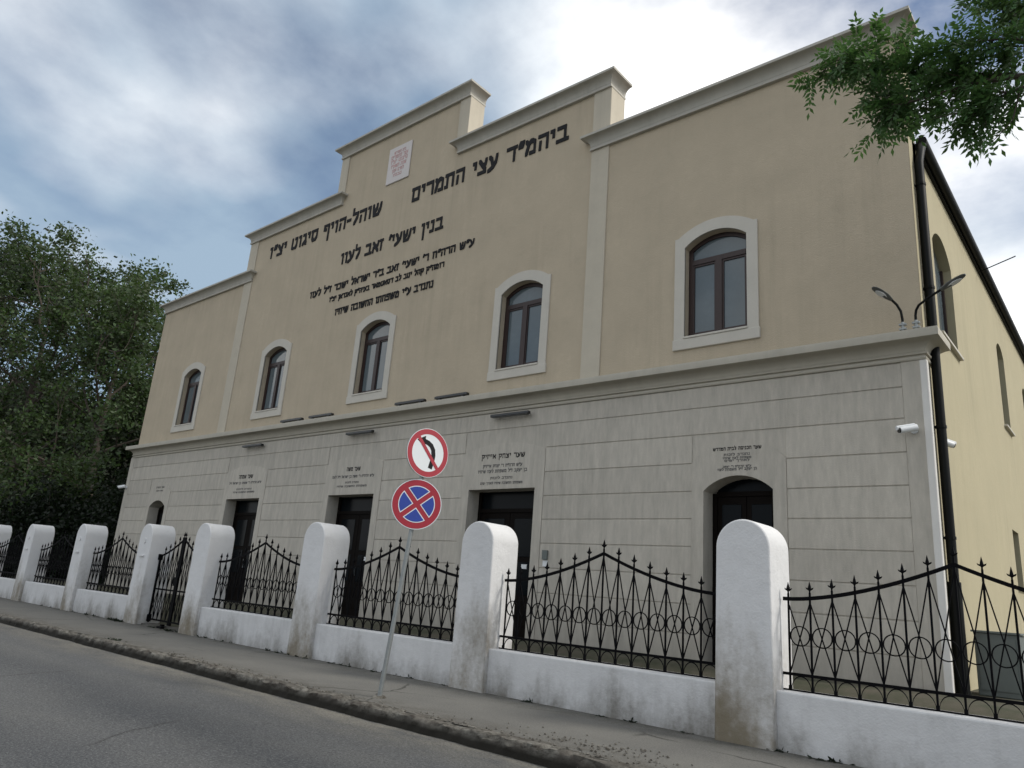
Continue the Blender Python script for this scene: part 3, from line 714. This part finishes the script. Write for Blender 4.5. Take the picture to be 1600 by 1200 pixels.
for k, x in enumerate(XS[:8]):
    ME['bar%d' % k] = bar(.019, 0, railz(x)+.06).box(-.016, .016, -.014, .014, 0, .05).mesh('upright_bar')
def diag(k, s):                                   # from under the rail at bar k down to bar k+s
    x0, x1 = XS[k], XS[k+s]; z0 = railz(x0)-.05; a = Vector((0, s*.004, z0)); b = Vector((x1-x0, s*.004, .17))
    return MB().tube([a, b], .0085, 4).mesh('cross_bar')
for k in range(8):
    for s in (-1, 1):
        if 0 <= k+s: ME['d%d%+d' % (k, s)] = diag(k, s)
for me in ME.values(): me.materials.append(IRON)
def lk(name, me, parent, loc, sx=1):
    o = bpy.data.objects.new(name, me); COL.objects.link(o); o.parent = parent; o.location = loc
    if sx != 1: o.scale = (sx, 1, 1)
    return o
def iron_panel(c, width, label):
    t = thing('iron_fence_panel', (c, 8.75, .604), label, 'fence', 'black iron fence panels'); t.scale = (width/3.56, 1, 1)
    for nm in ('top_rail', 'bottom_rail', 'base_rail'): lk(nm, ME[nm], t, (0,0,0))
    for k, x in enumerate(XS):
        kk = min(k, 14-k); b_ = lk('upright_bar', ME['bar%d' % kk], t, (x,0,0)); lk('spear_tip', ME['tip'], b_, (0,0,railz(x)+.045))
        for s in (-1, 1):
            if 0 <= k+s < NB:
                key = 'd%d%+d' % ((k, s) if k <= 7 else (kk, -s)); lk('cross_bar', ME[key], t, (x,0,0), 1 if k <= 7 else -1)
        if k < NB-1:
            zr = (railz(x)-.05+railz(XS[k+1])-.05)/4+.085; lk('ring', ME['ring'], t, (x+SPC/2, 0, .575)); lk('arch', ME['arch'], t, (x+SPC/2, 0, .004))
IL = ['black iron fence panel with rings and spear tips in front of the downpipe', 'black iron fence panel with rings between the broad stained pillar and the next', 'black iron fence panel with rings behind the road sign pole',
      'black iron fence panel with rings next to the gate on the road sign side', None, 'black iron fence panel first beyond the gate, before the building corner', 'black iron fence panel second beyond the gate, under the trees', 'black iron fence panel third beyond the gate, under the trees', 'black iron fence panel fourth beyond the gate, under the trees']
for i in range(9):
    if i == 4: continue
    a, b = POSTX[i+1]+HW, POSTX[i]-HW
    iron_panel((a+b)/2, b-a+.02, IL[i])
# gate between pillars 4 and 5
ga, gb = POSTX[5]+HW, POSTX[4]-HW; gc = (ga+gb)/2; gw = (gb-ga)/2
gate = thing('iron_gate', (gc, 8.75, .03), 'tall black double-leaf iron gate with a pointed top between two white pillars', 'gate')
def gz(u): return 1.62+.42*u**1.5                  # u = 0 at the hinge, 1 at the meeting stile
for s in (-1, 1):
    lf = part('gate_leaf', (gc+s*gw/2, 8.75, .03), gate)
    X = lambda u: gc+s*(gw*(1-u))-0
    Pn = lambda u, z: (X(u), 8.75, z)
    for nm, u, w in (('hinge_stile', .03, .045), ('meeting_stile', .965, .06)):
        obj(nm, MB().box(X(u)-w/2, X(u)+w/2, 8.73, 8.77, .06, gz(u)+(.06 if u > .5 else 0)), IRON, lf)
    obj('top_rail', MB().tube([Pn(u, gz(u)) for u in np.linspace(0, .97, 9)], .022, 4), IRON, lf)
    for z in (.14, .84): obj('cross_rail', MB().box(min(X(.0), X(.97)), max(X(.0), X(.97)), 8.738, 8.762, z-.018, z+.018), IRON, lf)
    us = [.22, .41, .60, .79]
    for u in us+[.965]:
        if u < .9: obj('upright_bar', MB().box(X(u)-.01, X(u)+.01, 8.742, 8.758, .14, gz(u)+.05), IRON, lf)
        o = lk('spear_tip', ME['tip'], lf, Vector((X(u), 8.75, gz(u)+.05))-wloc(lf))
    al = [.03]+us+[.965]
    for u1, u2 in zip(al, al[1:]):
        for (za_, zb_) in ((.14, .84), (.84, None)):
            t1 = zb_ if zb_ else gz(u1)-.03; t2 = zb_ if zb_ else gz(u2)-.03
            obj('cross_bar', MB().tube([Pn(u1, za_), Pn(u2, t2)], .008, 4), IRON, lf); obj('cross_bar', MB().tube([Pn(u1, t1), Pn(u2, za_)], .008, 4), IRON, lf)
    obj('hinge_block', MB().box(X(.0)-.05, X(.0)+.05, 8.70, 8.80, 1.52, 1.66).box(X(.0)-.05, X(.0)+.05, 8.70, 8.80, .08, .24), IRON, lf)
obj('lock_case', MB().box(gc-.09, gc+.09, 8.705, 8.73, .95, 1.15), IRON, gate)
gs = MB().box(gc-.12, gc+.12, 8.52, 8.66, .0, .05).box(gc-.05, gc+.05, 8.56, 8.64, .05, .09)
bev(obj('gate_stop', gs, IRON, label='small dark iron stop on the pavement before the gate', cat='gate stop'), .01, 1)
obj('gate_threshold', MB().box(ga, gb, 8.6, 8.95, -.02, .035), WALKM, kind='structure')

# ------------------------------------------------------------------ road signs
base = Vector((-7.71, 6.73, 0)); topv = Vector((-7.52, 6.95, 3.50))
sg = thing('road_sign', base, 'leaning grey pole with a no left turn disc above a no stopping disc', 'road sign')
smooth(obj('pole', MB().tube([base-Vector((0,0,.05)), topv], .03, 12), ZINC, sg))
smooth(obj('concrete_foot', MB().tube([base-Vector((0,0,.03)), base+Vector((0,0,.025))], [.13, .07], 10), KERBM, sg))
axis = (topv-base).normalized()
def plate(center_t, n, R, kind, lean=0):
    c = base+(topv-base)*center_t; n = Vector(n).normalized(); upv = (axis-n*axis.dot(n)).normalized(); right = upv.cross(n).normalized()
    if lean: upv, right = upv*math.cos(lean)+right*math.sin(lean), right*math.cos(lean)-upv*math.sin(lean)
    c = c+n*.045
    p = part('sign_plate', c, sg); p['label'] = 'blue and red no stopping disc' if kind else 'white no left turn disc with red ring and black arrow'
    def poly(mb, pts, o0, o1):
        m_ = len(pts); o = len(mb.v)
        mb.v += [tuple(c+right*x+upv*y+n*o1) for x, y in pts]+[tuple(c+right*x+upv*y+n*o0) for x, y in pts]
        mb.f += [tuple(o+i for i in range(m_)), tuple(o+m_+i for i in range(m_))[::-1]]+[(o+i, o+m_+i, o+m_+(i+1)%m_, o+(i+1)%m_) for i in range(m_)]
        return mb
    disc = lambda r, k=48: [(r*math.cos(2*math.pi*i/k), r*math.sin(2*math.pi*i/k)) for i in range(k)]
    obj('backing_disc', poly(MB(), disc(R), -.014, 0), ZINC, p)
    obj('rim', poly(MB(), disc(R-.004), 0, .0015), WREF, p)
    obj('clamp', MB().tube([c-n*.045-axis*.1, c-n*.045-axis*.06], .04, 10).tube([c-n*.045+axis*.06, c-n*.045+axis*.1], .04, 10), ZINC, p)
    if kind:
        obj('red_disc', poly(MB(), disc(R-.014), .0015, .003), SREF, p)
        for q in range(4):
            a0 = q*math.pi/2
            def sector(r, g):                      # quarter between the arms of the cross, arms at +-45 degrees
                al = math.asin(g/r); pts = [(r*math.cos(a), r*math.sin(a)) for a in np.linspace(-math.pi/4+al, math.pi/4-al, 12)]
                pts = [(g*math.sqrt(2), 0)]+pts
                return [(x*math.cos(a0)-y*math.sin(a0), x*math.sin(a0)+y*math.cos(a0)) for x, y in pts]
            obj('white_border', poly(MB(), sector(R*.725, R*.095), .003, .0042), WREF, p)
            obj('blue_quarter', poly(MB(), sector(R*.69, R*.13), .0042, .0054), BREF, p)
    else:
        rg = MB(); k = 48; r0_, r1_ = R*.76, R-.010
        for i in range(k):
            a = 2*math.pi*i/k
            for (rr, oo) in ((r0_,.0015),(r1_,.0015),(r1_,.0032),(r0_,.0032)): rg.v.append(tuple(c+right*rr*math.cos(a)+upv*rr*math.sin(a)+n*oo))
        for i in range(k):
            a, b = 4*i, 4*((i+1) % k)
            for j in range(4): rg.f.append((a+j, a+(j+1)%4, b+(j+1)%4, b+j))
        obj('red_ring', rg, SREF, p)
        # arrow: stem rises then bends to the left, head points left
        w = R*.10; ar = MB()
        path = [(.20,-.60),(.26,-.28),(.27,-.04),(.22,.17),(.10,.32),(-.06,.40),(-.24,.43)]
        Ls, Rs = [], []
        for i, pt in enumerate(path):
            d = Vector(path[min(i+1, len(path)-1)])-Vector(path[max(i-1, 0)]); d.normalize(); nn_ = Vector((-d.y, d.x))
            Ls.append((pt[0]*R+nn_.x*w, pt[1]*R+nn_.y*w)); Rs.append((pt[0]*R-nn_.x*w, pt[1]*R-nn_.y*w))
        for i in range(len(path)-1): poly(ar, [Rs[i], Rs[i+1], Ls[i+1], Ls[i]], .0015, .003)
        poly(ar, [(-.22*R, .66*R), (-.60*R, .42*R), (-.22*R, .20*R)], .0015, .0031)
        obj('black_arrow', ar, BLACK, p)
        d = Vector((1,-1)).normalized(); pn = Vector((1,1)).normalized()*R*.075; L_ = R*.80
        obj('red_slash', poly(MB(), [(-d.x*L_-pn.x, -d.y*L_-pn.y), (d.x*L_-pn.x, d.y*L_-pn.y), (d.x*L_+pn.x, d.y*L_+pn.y), (-d.x*L_+pn.x, -d.y*L_+pn.y)], .0036, .0048), SREF, p)
plate(.703, (.80, -.60, 0), .343, 1)
plate(.907, (.985, -.17, 0), .343, 0)

# ------------------------------------------------------------------ vegetation
def leafmat(name, col, tcol, isl): return mat(name, col, .55, var=.25, vscale=1.2, island=isl, trans=tcol, spec=.4)
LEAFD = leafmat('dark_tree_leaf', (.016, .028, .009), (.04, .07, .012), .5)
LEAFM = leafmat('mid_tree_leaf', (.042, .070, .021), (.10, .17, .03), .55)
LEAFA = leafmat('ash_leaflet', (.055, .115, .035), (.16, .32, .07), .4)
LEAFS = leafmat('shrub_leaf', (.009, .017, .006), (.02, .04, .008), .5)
def bigmesh(name, V, F):
    me = bpy.data.meshes.new(name); V = np.asarray(V, np.float32); F = np.asarray(F, np.int32); k = F.shape[1]
    me.vertices.add(len(V)); me.vertices.foreach_set('co', V.ravel()); me.loops.add(F.size); me.loops.foreach_set('vertex_index', F.ravel())
    me.polygons.add(len(F)); me.polygons.foreach_set('loop_start', np.arange(0, F.size, k, dtype=np.int32)); me.update(calc_edges=True); me.validate(); return me
def leaf_cloud(P, size, rs, flat=.35, asp=.55):
    """one small folded leaf quad per point, random tilt"""
    n = len(P); d = rs.normal(size=(n,3)); d[:,2] = d[:,2]*.7-.25; d /= np.linalg.norm(d, axis=1)[:,None]
    q = rs.normal(size=(n,3)); q[:,2] *= flat; s = np.cross(d, q); s /= np.linalg.norm(s, axis=1)[:,None]+1e-9
    nn_ = np.cross(s, d); L = (size*rs.uniform(.6, 1.35, n))[:,None]
    V = np.empty((n,4,3)); V[:,0] = P; V[:,1] = P+d*L*.5+s*L*asp*.5-nn_*L*.06; V[:,2] = P+d*L; V[:,3] = P+d*L*.5-s*L*asp*.5-nn_*L*.06
    F = np.arange(n*4).reshape(n,4); return V.reshape(-1,3), F
def grow(base, height, spread, rs, lean=(0,0), levels=4, first=.28, r0=.3, droop=0, nlimb=9):
    """trunk and limbs as tapered tubes; returns (wood MB, tip points)"""
    wood = MB(); tips = []
    base = Vector(base); trunk = [base + Vector((lean[0]*t*height+.15*math.sin(t*5+base.x), lean[1]*t*height+.15*math.cos(t*4+base.x), height*.86*t)) for t in np.linspace(0, 1, 9)]
    trunk[0].z -= .15
    wood.tube(trunk, [r0*(1.25 if i == 0 else 1)*(1-.88*i/8) for i in range(9)], 9)
    def limb(p, d, L, r, lev):
        pts = [p]; dd = d.copy(); k = 5
        for i in range(k):
            dd = (dd+Vector(rs.normal(size=3)*.16)+Vector((0,0,.06-droop*(lev >= 2)))).normalized(); pts.append(pts[-1]+dd*(L/k))
        wood.tube(pts, [r*(1-.75*i/k) for i in range(k+1)], 6 if lev < 2 else 4, cap=False)
        if lev >= levels-1:
            tips.extend(pts[2:]); return
        tips.append(pts[-1])
        m_ = 4 if lev == 0 else 4
        for j in range(m_):
            t = rs.uniform(.35, 1); q = pts[min(k, int(t*k)+0)]
            nd = (dd+Vector(rs.normal(size=3))*.75).normalized(); limb(q, nd, L*rs.uniform(.48, .68), r*.45, lev+1)
    for i in range(nlimb):
        t = first+(1-first)*(i+rs.uniform(0, .8))/nlimb; p = base.lerp(base, 0); f = t*8; a = trunk[min(7, int(f))].lerp(trunk[min(8, int(f)+1)], f-int(f))
        ang = i*2.4+rs.uniform(-.4, .4); el = rs.uniform(.15, .55)+.5*t
        d = Vector((math.cos(ang)*math.cos(el), math.sin(ang)*math.cos(el), math.sin(el)))
        prof_ = math.sin(min(1, (1-t)/(1-first)*.85+.22)*math.pi*.62)+.15
        limb(a, d, spread*max(.35, prof_), r0*.42*(1-.6*t), 0)
    return wood, tips
def tree(name, base, height, spread, seed, label, mt, nleaf, lsize, blob=.55, lean=(0,0), first=.22, r0=.28, nlimb=10, group='trees beside the building', cat='tree'):
    rs = np.random.RandomState(seed); t = thing(name, base, label, cat, group)
    wood, tips = grow(base, height, spread, rs, lean, first=first, r0=r0, nlimb=nlimb)
    smooth(obj('trunk', wood, BARK, t))
    tp = np.array([tuple(p) for p in tips]); wgt = rs.gamma(.55, size=len(tp)); idx = rs.choice(len(tp), size=nleaf, p=wgt/wgt.sum())
    P = tp[idx]+rs.normal(size=(nleaf,3))*np.array([blob, blob, blob*.7])
    P = P[P[:,2] > base[2]+.05]
    V, F = leaf_cloud(P, lsize, rs); obj('crown', bigmesh('crown', V, F), mt, t)
    return tp
tree('broadleaf_tree', (-36.7, 13.4, .5), 13.2, 4.2, 21, 'dark green leafy tree close beside the building corner, its crown touching the wall', LEAFM, 23000, .19, .27, first=.2)
tree('broadleaf_tree', (-43.8, 12.2, .5), 16.4, 6.0, 5, 'broad dark tree with the tallest crown behind the pillars', LEAFM, 27000, .21, .33, first=.16, r0=.36, nlimb=13)
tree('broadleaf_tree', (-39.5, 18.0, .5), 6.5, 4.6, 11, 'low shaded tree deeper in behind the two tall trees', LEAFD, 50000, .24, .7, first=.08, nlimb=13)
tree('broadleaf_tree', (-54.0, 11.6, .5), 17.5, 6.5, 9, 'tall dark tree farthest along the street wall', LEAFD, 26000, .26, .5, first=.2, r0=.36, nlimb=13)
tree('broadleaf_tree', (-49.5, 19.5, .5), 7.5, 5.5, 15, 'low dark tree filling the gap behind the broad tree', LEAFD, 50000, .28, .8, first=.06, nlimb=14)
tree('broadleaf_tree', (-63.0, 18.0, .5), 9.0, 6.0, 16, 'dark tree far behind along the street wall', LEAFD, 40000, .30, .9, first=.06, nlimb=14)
def shrub(base, h, r, seed, label, n=9000):
    rs = np.random.RandomState(seed); t = thing('shrub', base, label, 'shrub', 'shrubs behind the street wall')
    st = MB(); b_ = Vector(base); tips = []
    for k in range(14):
        a = rs.uniform(0, 6.28); q = rs.uniform(.2, 1)**.5; top_ = b_+Vector((math.cos(a)*r*q, math.sin(a)*r*q, h*rs.uniform(.55, 1)*(1-.25*q)))
        pts = [b_-Vector((0,0,.1)), b_.lerp(top_, .5)+Vector(rs.normal(size=3)*.12), top_]; st.tube(pts, [.035,.022,.008], 5)
        for u in np.linspace(.15, 1, 7): tips.append(tuple(pts[0].lerp(pts[1], min(1, u*2)) if u < .5 else pts[1].lerp(pts[2], u*2-1)))
    obj('stems', st, BARK, t); tp = np.array(tips); P = tp[rs.randint(len(tp), size=n)]+rs.normal(size=(n,3))*np.array([.38,.38,.34]); P = P[P[:,2] > base[2]+.03]
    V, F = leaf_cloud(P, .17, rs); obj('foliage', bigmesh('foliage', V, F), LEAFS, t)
SH = [(-30.3, 12.9, 5.0, 1.1, 'tall thin shrub squeezed against the building corner'), (-31.8, 15.0, 6.4, 1.6, 'tall dark shrub behind the building corner'), (-33.4, 11.3, 4.2, 1.3, 'dark shrub in front of the corner tree'),
      (-35.8, 11.0, 4.0, 1.4, None), (-37.4, 13.6, 5.6, 1.9, None), (-39.6, 11.3, 4.2, 1.6, None), (-42.2, 10.8, 4.4, 1.7, None), (-45.5, 11.0, 4.6, 1.8, None), (-34.2, 17.2, 7.0, 2.2, None), (-49.5, 10.8, 5.0, 2.0, None),
      (-43.0, 14.6, 6.0, 2.2, None), (-48.0, 14.4, 6.2, 2.3, None), (-53.5, 13.5, 6.0, 2.4, None), (-58.5, 12.5, 6.0, 2.4, None), (-64.0, 12.5, 6.0, 2.6, None), (-38.0, 21.0, 7.5, 2.6, None)]
for k, (x, y, h, r, l) in enumerate(SH):
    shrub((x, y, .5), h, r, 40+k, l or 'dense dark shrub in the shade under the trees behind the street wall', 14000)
# ash tree over the pavement: trunk out to the side, one limb spreading over the corner
def ash():
    rs = np.random.RandomState(77); base = Vector((2.3, 7.35, 0))
    t = thing('ash_tree', base, 'ash tree with feathery compound leaves reaching over the building corner', 'tree')
    wood = MB(); tr = [base+Vector((.05*math.sin(k), .04*math.cos(k*1.3), k*.95-.1)) for k in range(9)]
    wood.tube(tr, [.21,.17,.155,.145,.135,.12,.10,.075,.05], 10)
    limbs = [  # path, start radius
        ([(2.3,7.35,4.2),(1.4,7.4,5.3),(.5,7.45,6.1),(-.39,7.5,6.5),(-.9,7.5,6.75),(-1.36,7.5,7.06),(-1.8,7.5,7.33),(-2.08,7.5,7.48)], .045),
        ([(-.15,7.48,6.44),(-.7,7.42,6.53),(-1.05,7.4,6.54),(-1.38,7.4,6.56),(-1.64,7.42,6.60)], .03),
        ([(.5,7.45,6.1),(.0,7.3,6.25),(-.42,7.25,6.22),(-.66,7.25,6.18),(-.84,7.25,6.14)], .03),
        ([(1.4,7.4,5.3),(.9,7.5,6.5),(.3,7.55,7.0),(-.2,7.6,7.3),(-.55,7.6,7.45)], .05),
        ([(.3,7.55,7.0),(.1,7.7,7.6),(-.25,7.8,8.0)], .03),
        ([(.0,7.3,6.25),(-.2,7.2,6.6),(-.45,7.2,6.75),(-.8,7.15,6.85)], .025),
        ([(-.9,7.5,6.75),(-1.15,7.6,6.78),(-1.5,7.62,6.85),(-1.72,7.6,6.9)], .02),
        ([(2.3,7.35,5.0),(3.0,7.0,6.2),(3.6,6.8,7.3),(3.9,6.6,8.2)], .06),
        ([(2.3,7.35,5.6),(2.1,6.6,6.8),(1.9,6.0,7.7)], .05), ([(2.3,7.35,6.2),(2.6,8.1,7.4),(2.8,8.7,8.3)], .05), ([(2.3,7.35,7.2),(1.8,7.5,8.3),(1.3,7.6,9.0)], .04),
    ]
    V = []; F = []; 
    def leaflet(p, d, up_, L, w):
        s = d.cross(up_).normalized(); o = len(V)
        V.extend([tuple(p), tuple(p+d*L*.45+s*w*.5-up_*L*.04), tuple(p+d*L), tuple(p+d*L*.45-s*w*.5-up_*L*.04)]); F.append((o,o+1,o+2,o+3))
    def leaf(p, d):
        L = rs.uniform(.17, .30); up_ = (Vector((0,0,1))+Vector(rs.normal(size=3)*.45)); up_ = (up_-d*up_.dot(d)).normalized(); s = d.cross(up_).normalized(); n = 5
        droop = rs.uniform(.0, .3); prev = p
        for k in range(n+1):
            u = (k+1)/(n+1); q = p+d*L*u-Vector((0,0,1))*L*droop*u*u
            if k == n: leaflet(q, (q-prev).normalized(), up_, .092, .034)
            else:
                for g in (-1, 1): leaflet(q, (d*.55+s*g*.85-Vector((0,0,.25))+Vector(rs.normal(size=3)*.12)).normalized(), up_, .086*rs.uniform(.6, 1.2), .032)
            prev = q
    def twig(p, d, L):
        d = d.normalized(); pts = [p]
        for i in range(4):
            d = (d+Vector(rs.normal(size=3)*.15)+Vector((0,0,-.03))).normalized(); pts.append(pts[-1]+d*L/4)
        wood.tube(pts, [.007,.006,.005,.004,.002], 4, cap=False)
        for i in range(1, 5):
            for g in range((1 if i % 2 else 2) if i < 4 else 4):
                dd = (d*.5+Vector(rs.normal(size=3))*.75+Vector((0,0,-.12))).normalized(); leaf(pts[i], dd)
    def follow(path, r, dens, start=.35):
        pts = [Vector(p) for p in path]; n = len(pts); wood.tube(pts, [max(.006, r*(1-.85*i/(n-1))) for i in range(n)], 7, cap=False)
        Ltot = sum((b_-a).length for a, b_ in zip(pts, pts[1:])); m_ = int(Ltot*dens)
        for k in range(m_):
            u = start+(1-start)*(k+rs.uniform())/m_; f = u*(n-1); i = min(n-2, int(f)); p = pts[i].lerp(pts[i+1], f-i); d = (pts[i+1]-pts[i]).normalized()
            twig(p, d*.8+Vector(rs.normal(size=3))*.6+Vector((0,0,.02)), rs.uniform(.16, .34))
    follow(*limbs[0], 8, .42); follow(*limbs[1], 14, .25); follow(*limbs[2], 11, .4); follow(*limbs[3], 8, .4); follow(*limbs[4], 9, .1); follow(*limbs[5], 8, .3); follow(*limbs[6], 10, .2)
    for l in limbs[7:]: follow(*l, 9, .3)
    bare = [(-.42,7.25,6.20),(-.5,7.25,5.92),(-.62,7.25,5.80),(-.72,7.25,5.72)]
    wood.tube(bare, [.008,.006,.005,.003], 5)
    smooth(obj('trunk', wood, BARK, t)); obj('crown', bigmesh('crown', V, F), LEAFA, t)
ash()
# weeds and crumbs along the wall foot and the kerb
rs = np.random.RandomState(12); P = []
for k in range(60):
    x = rs.uniform(-26, -2); c0 = np.array([x, 8.47+rs.uniform(-.03, .05), 0]); P.append(c0+np.abs(rs.normal(size=(int(rs.uniform(4, 22)),3)))*np.array([.05,.0,.028])*rs.choice([-1,1], (1,3))*np.array([1,1,0])+np.array([0,0,.006]))
for c0, k in (((-19.6,8.42,.0),260), ((-19.9,8.45,0),120), ((-14.9,6.45,0),60), ((-16.9,8.44,0),60)): P.append(np.array(c0)+rs.normal(size=(k,3))*np.array([.16,.035,.0])+np.array([0,0,.01]))
V, F = leaf_cloud(np.concatenate(P)+np.array([0,-.02,0]), .06, rs, asp=.35); V[:,2] = np.maximum(V[:,2], .003)
obj('weeds', bigmesh('weeds', V, F), LEAFS, label='small green weeds growing along the foot of the white wall', cat='weeds', kind='stuff')
rb = MB()
for k in range(420):
    if k < 260: x, y = rs.uniform(-13, -3), 6.30+abs(rs.normal())*.12
    else: x, y = rs.normal(-4.4, .5), rs.normal(6.75, .22)
    if y < 6.24: continue
    r = rs.uniform(.006, .022); q = rs.uniform(.7, 1.3, 6)*r
    rb.add([(x+q[0],y,.004+r*.2),(x,y+q[1],.004+r*.2),(x-q[2],y,.004+r*.2),(x,y-q[3],.004+r*.2),(x,y,.004+r*.9),(x,y,.001)], [(0,1,4),(1,2,4),(2,3,4),(3,0,4),(1,0,5),(2,1,5),(3,2,5),(0,3,5)])
obj('gravel_crumbs', rb, KERBM, label='loose concrete crumbs lying along the broken kerb edge', cat='rubble', kind='stuff')
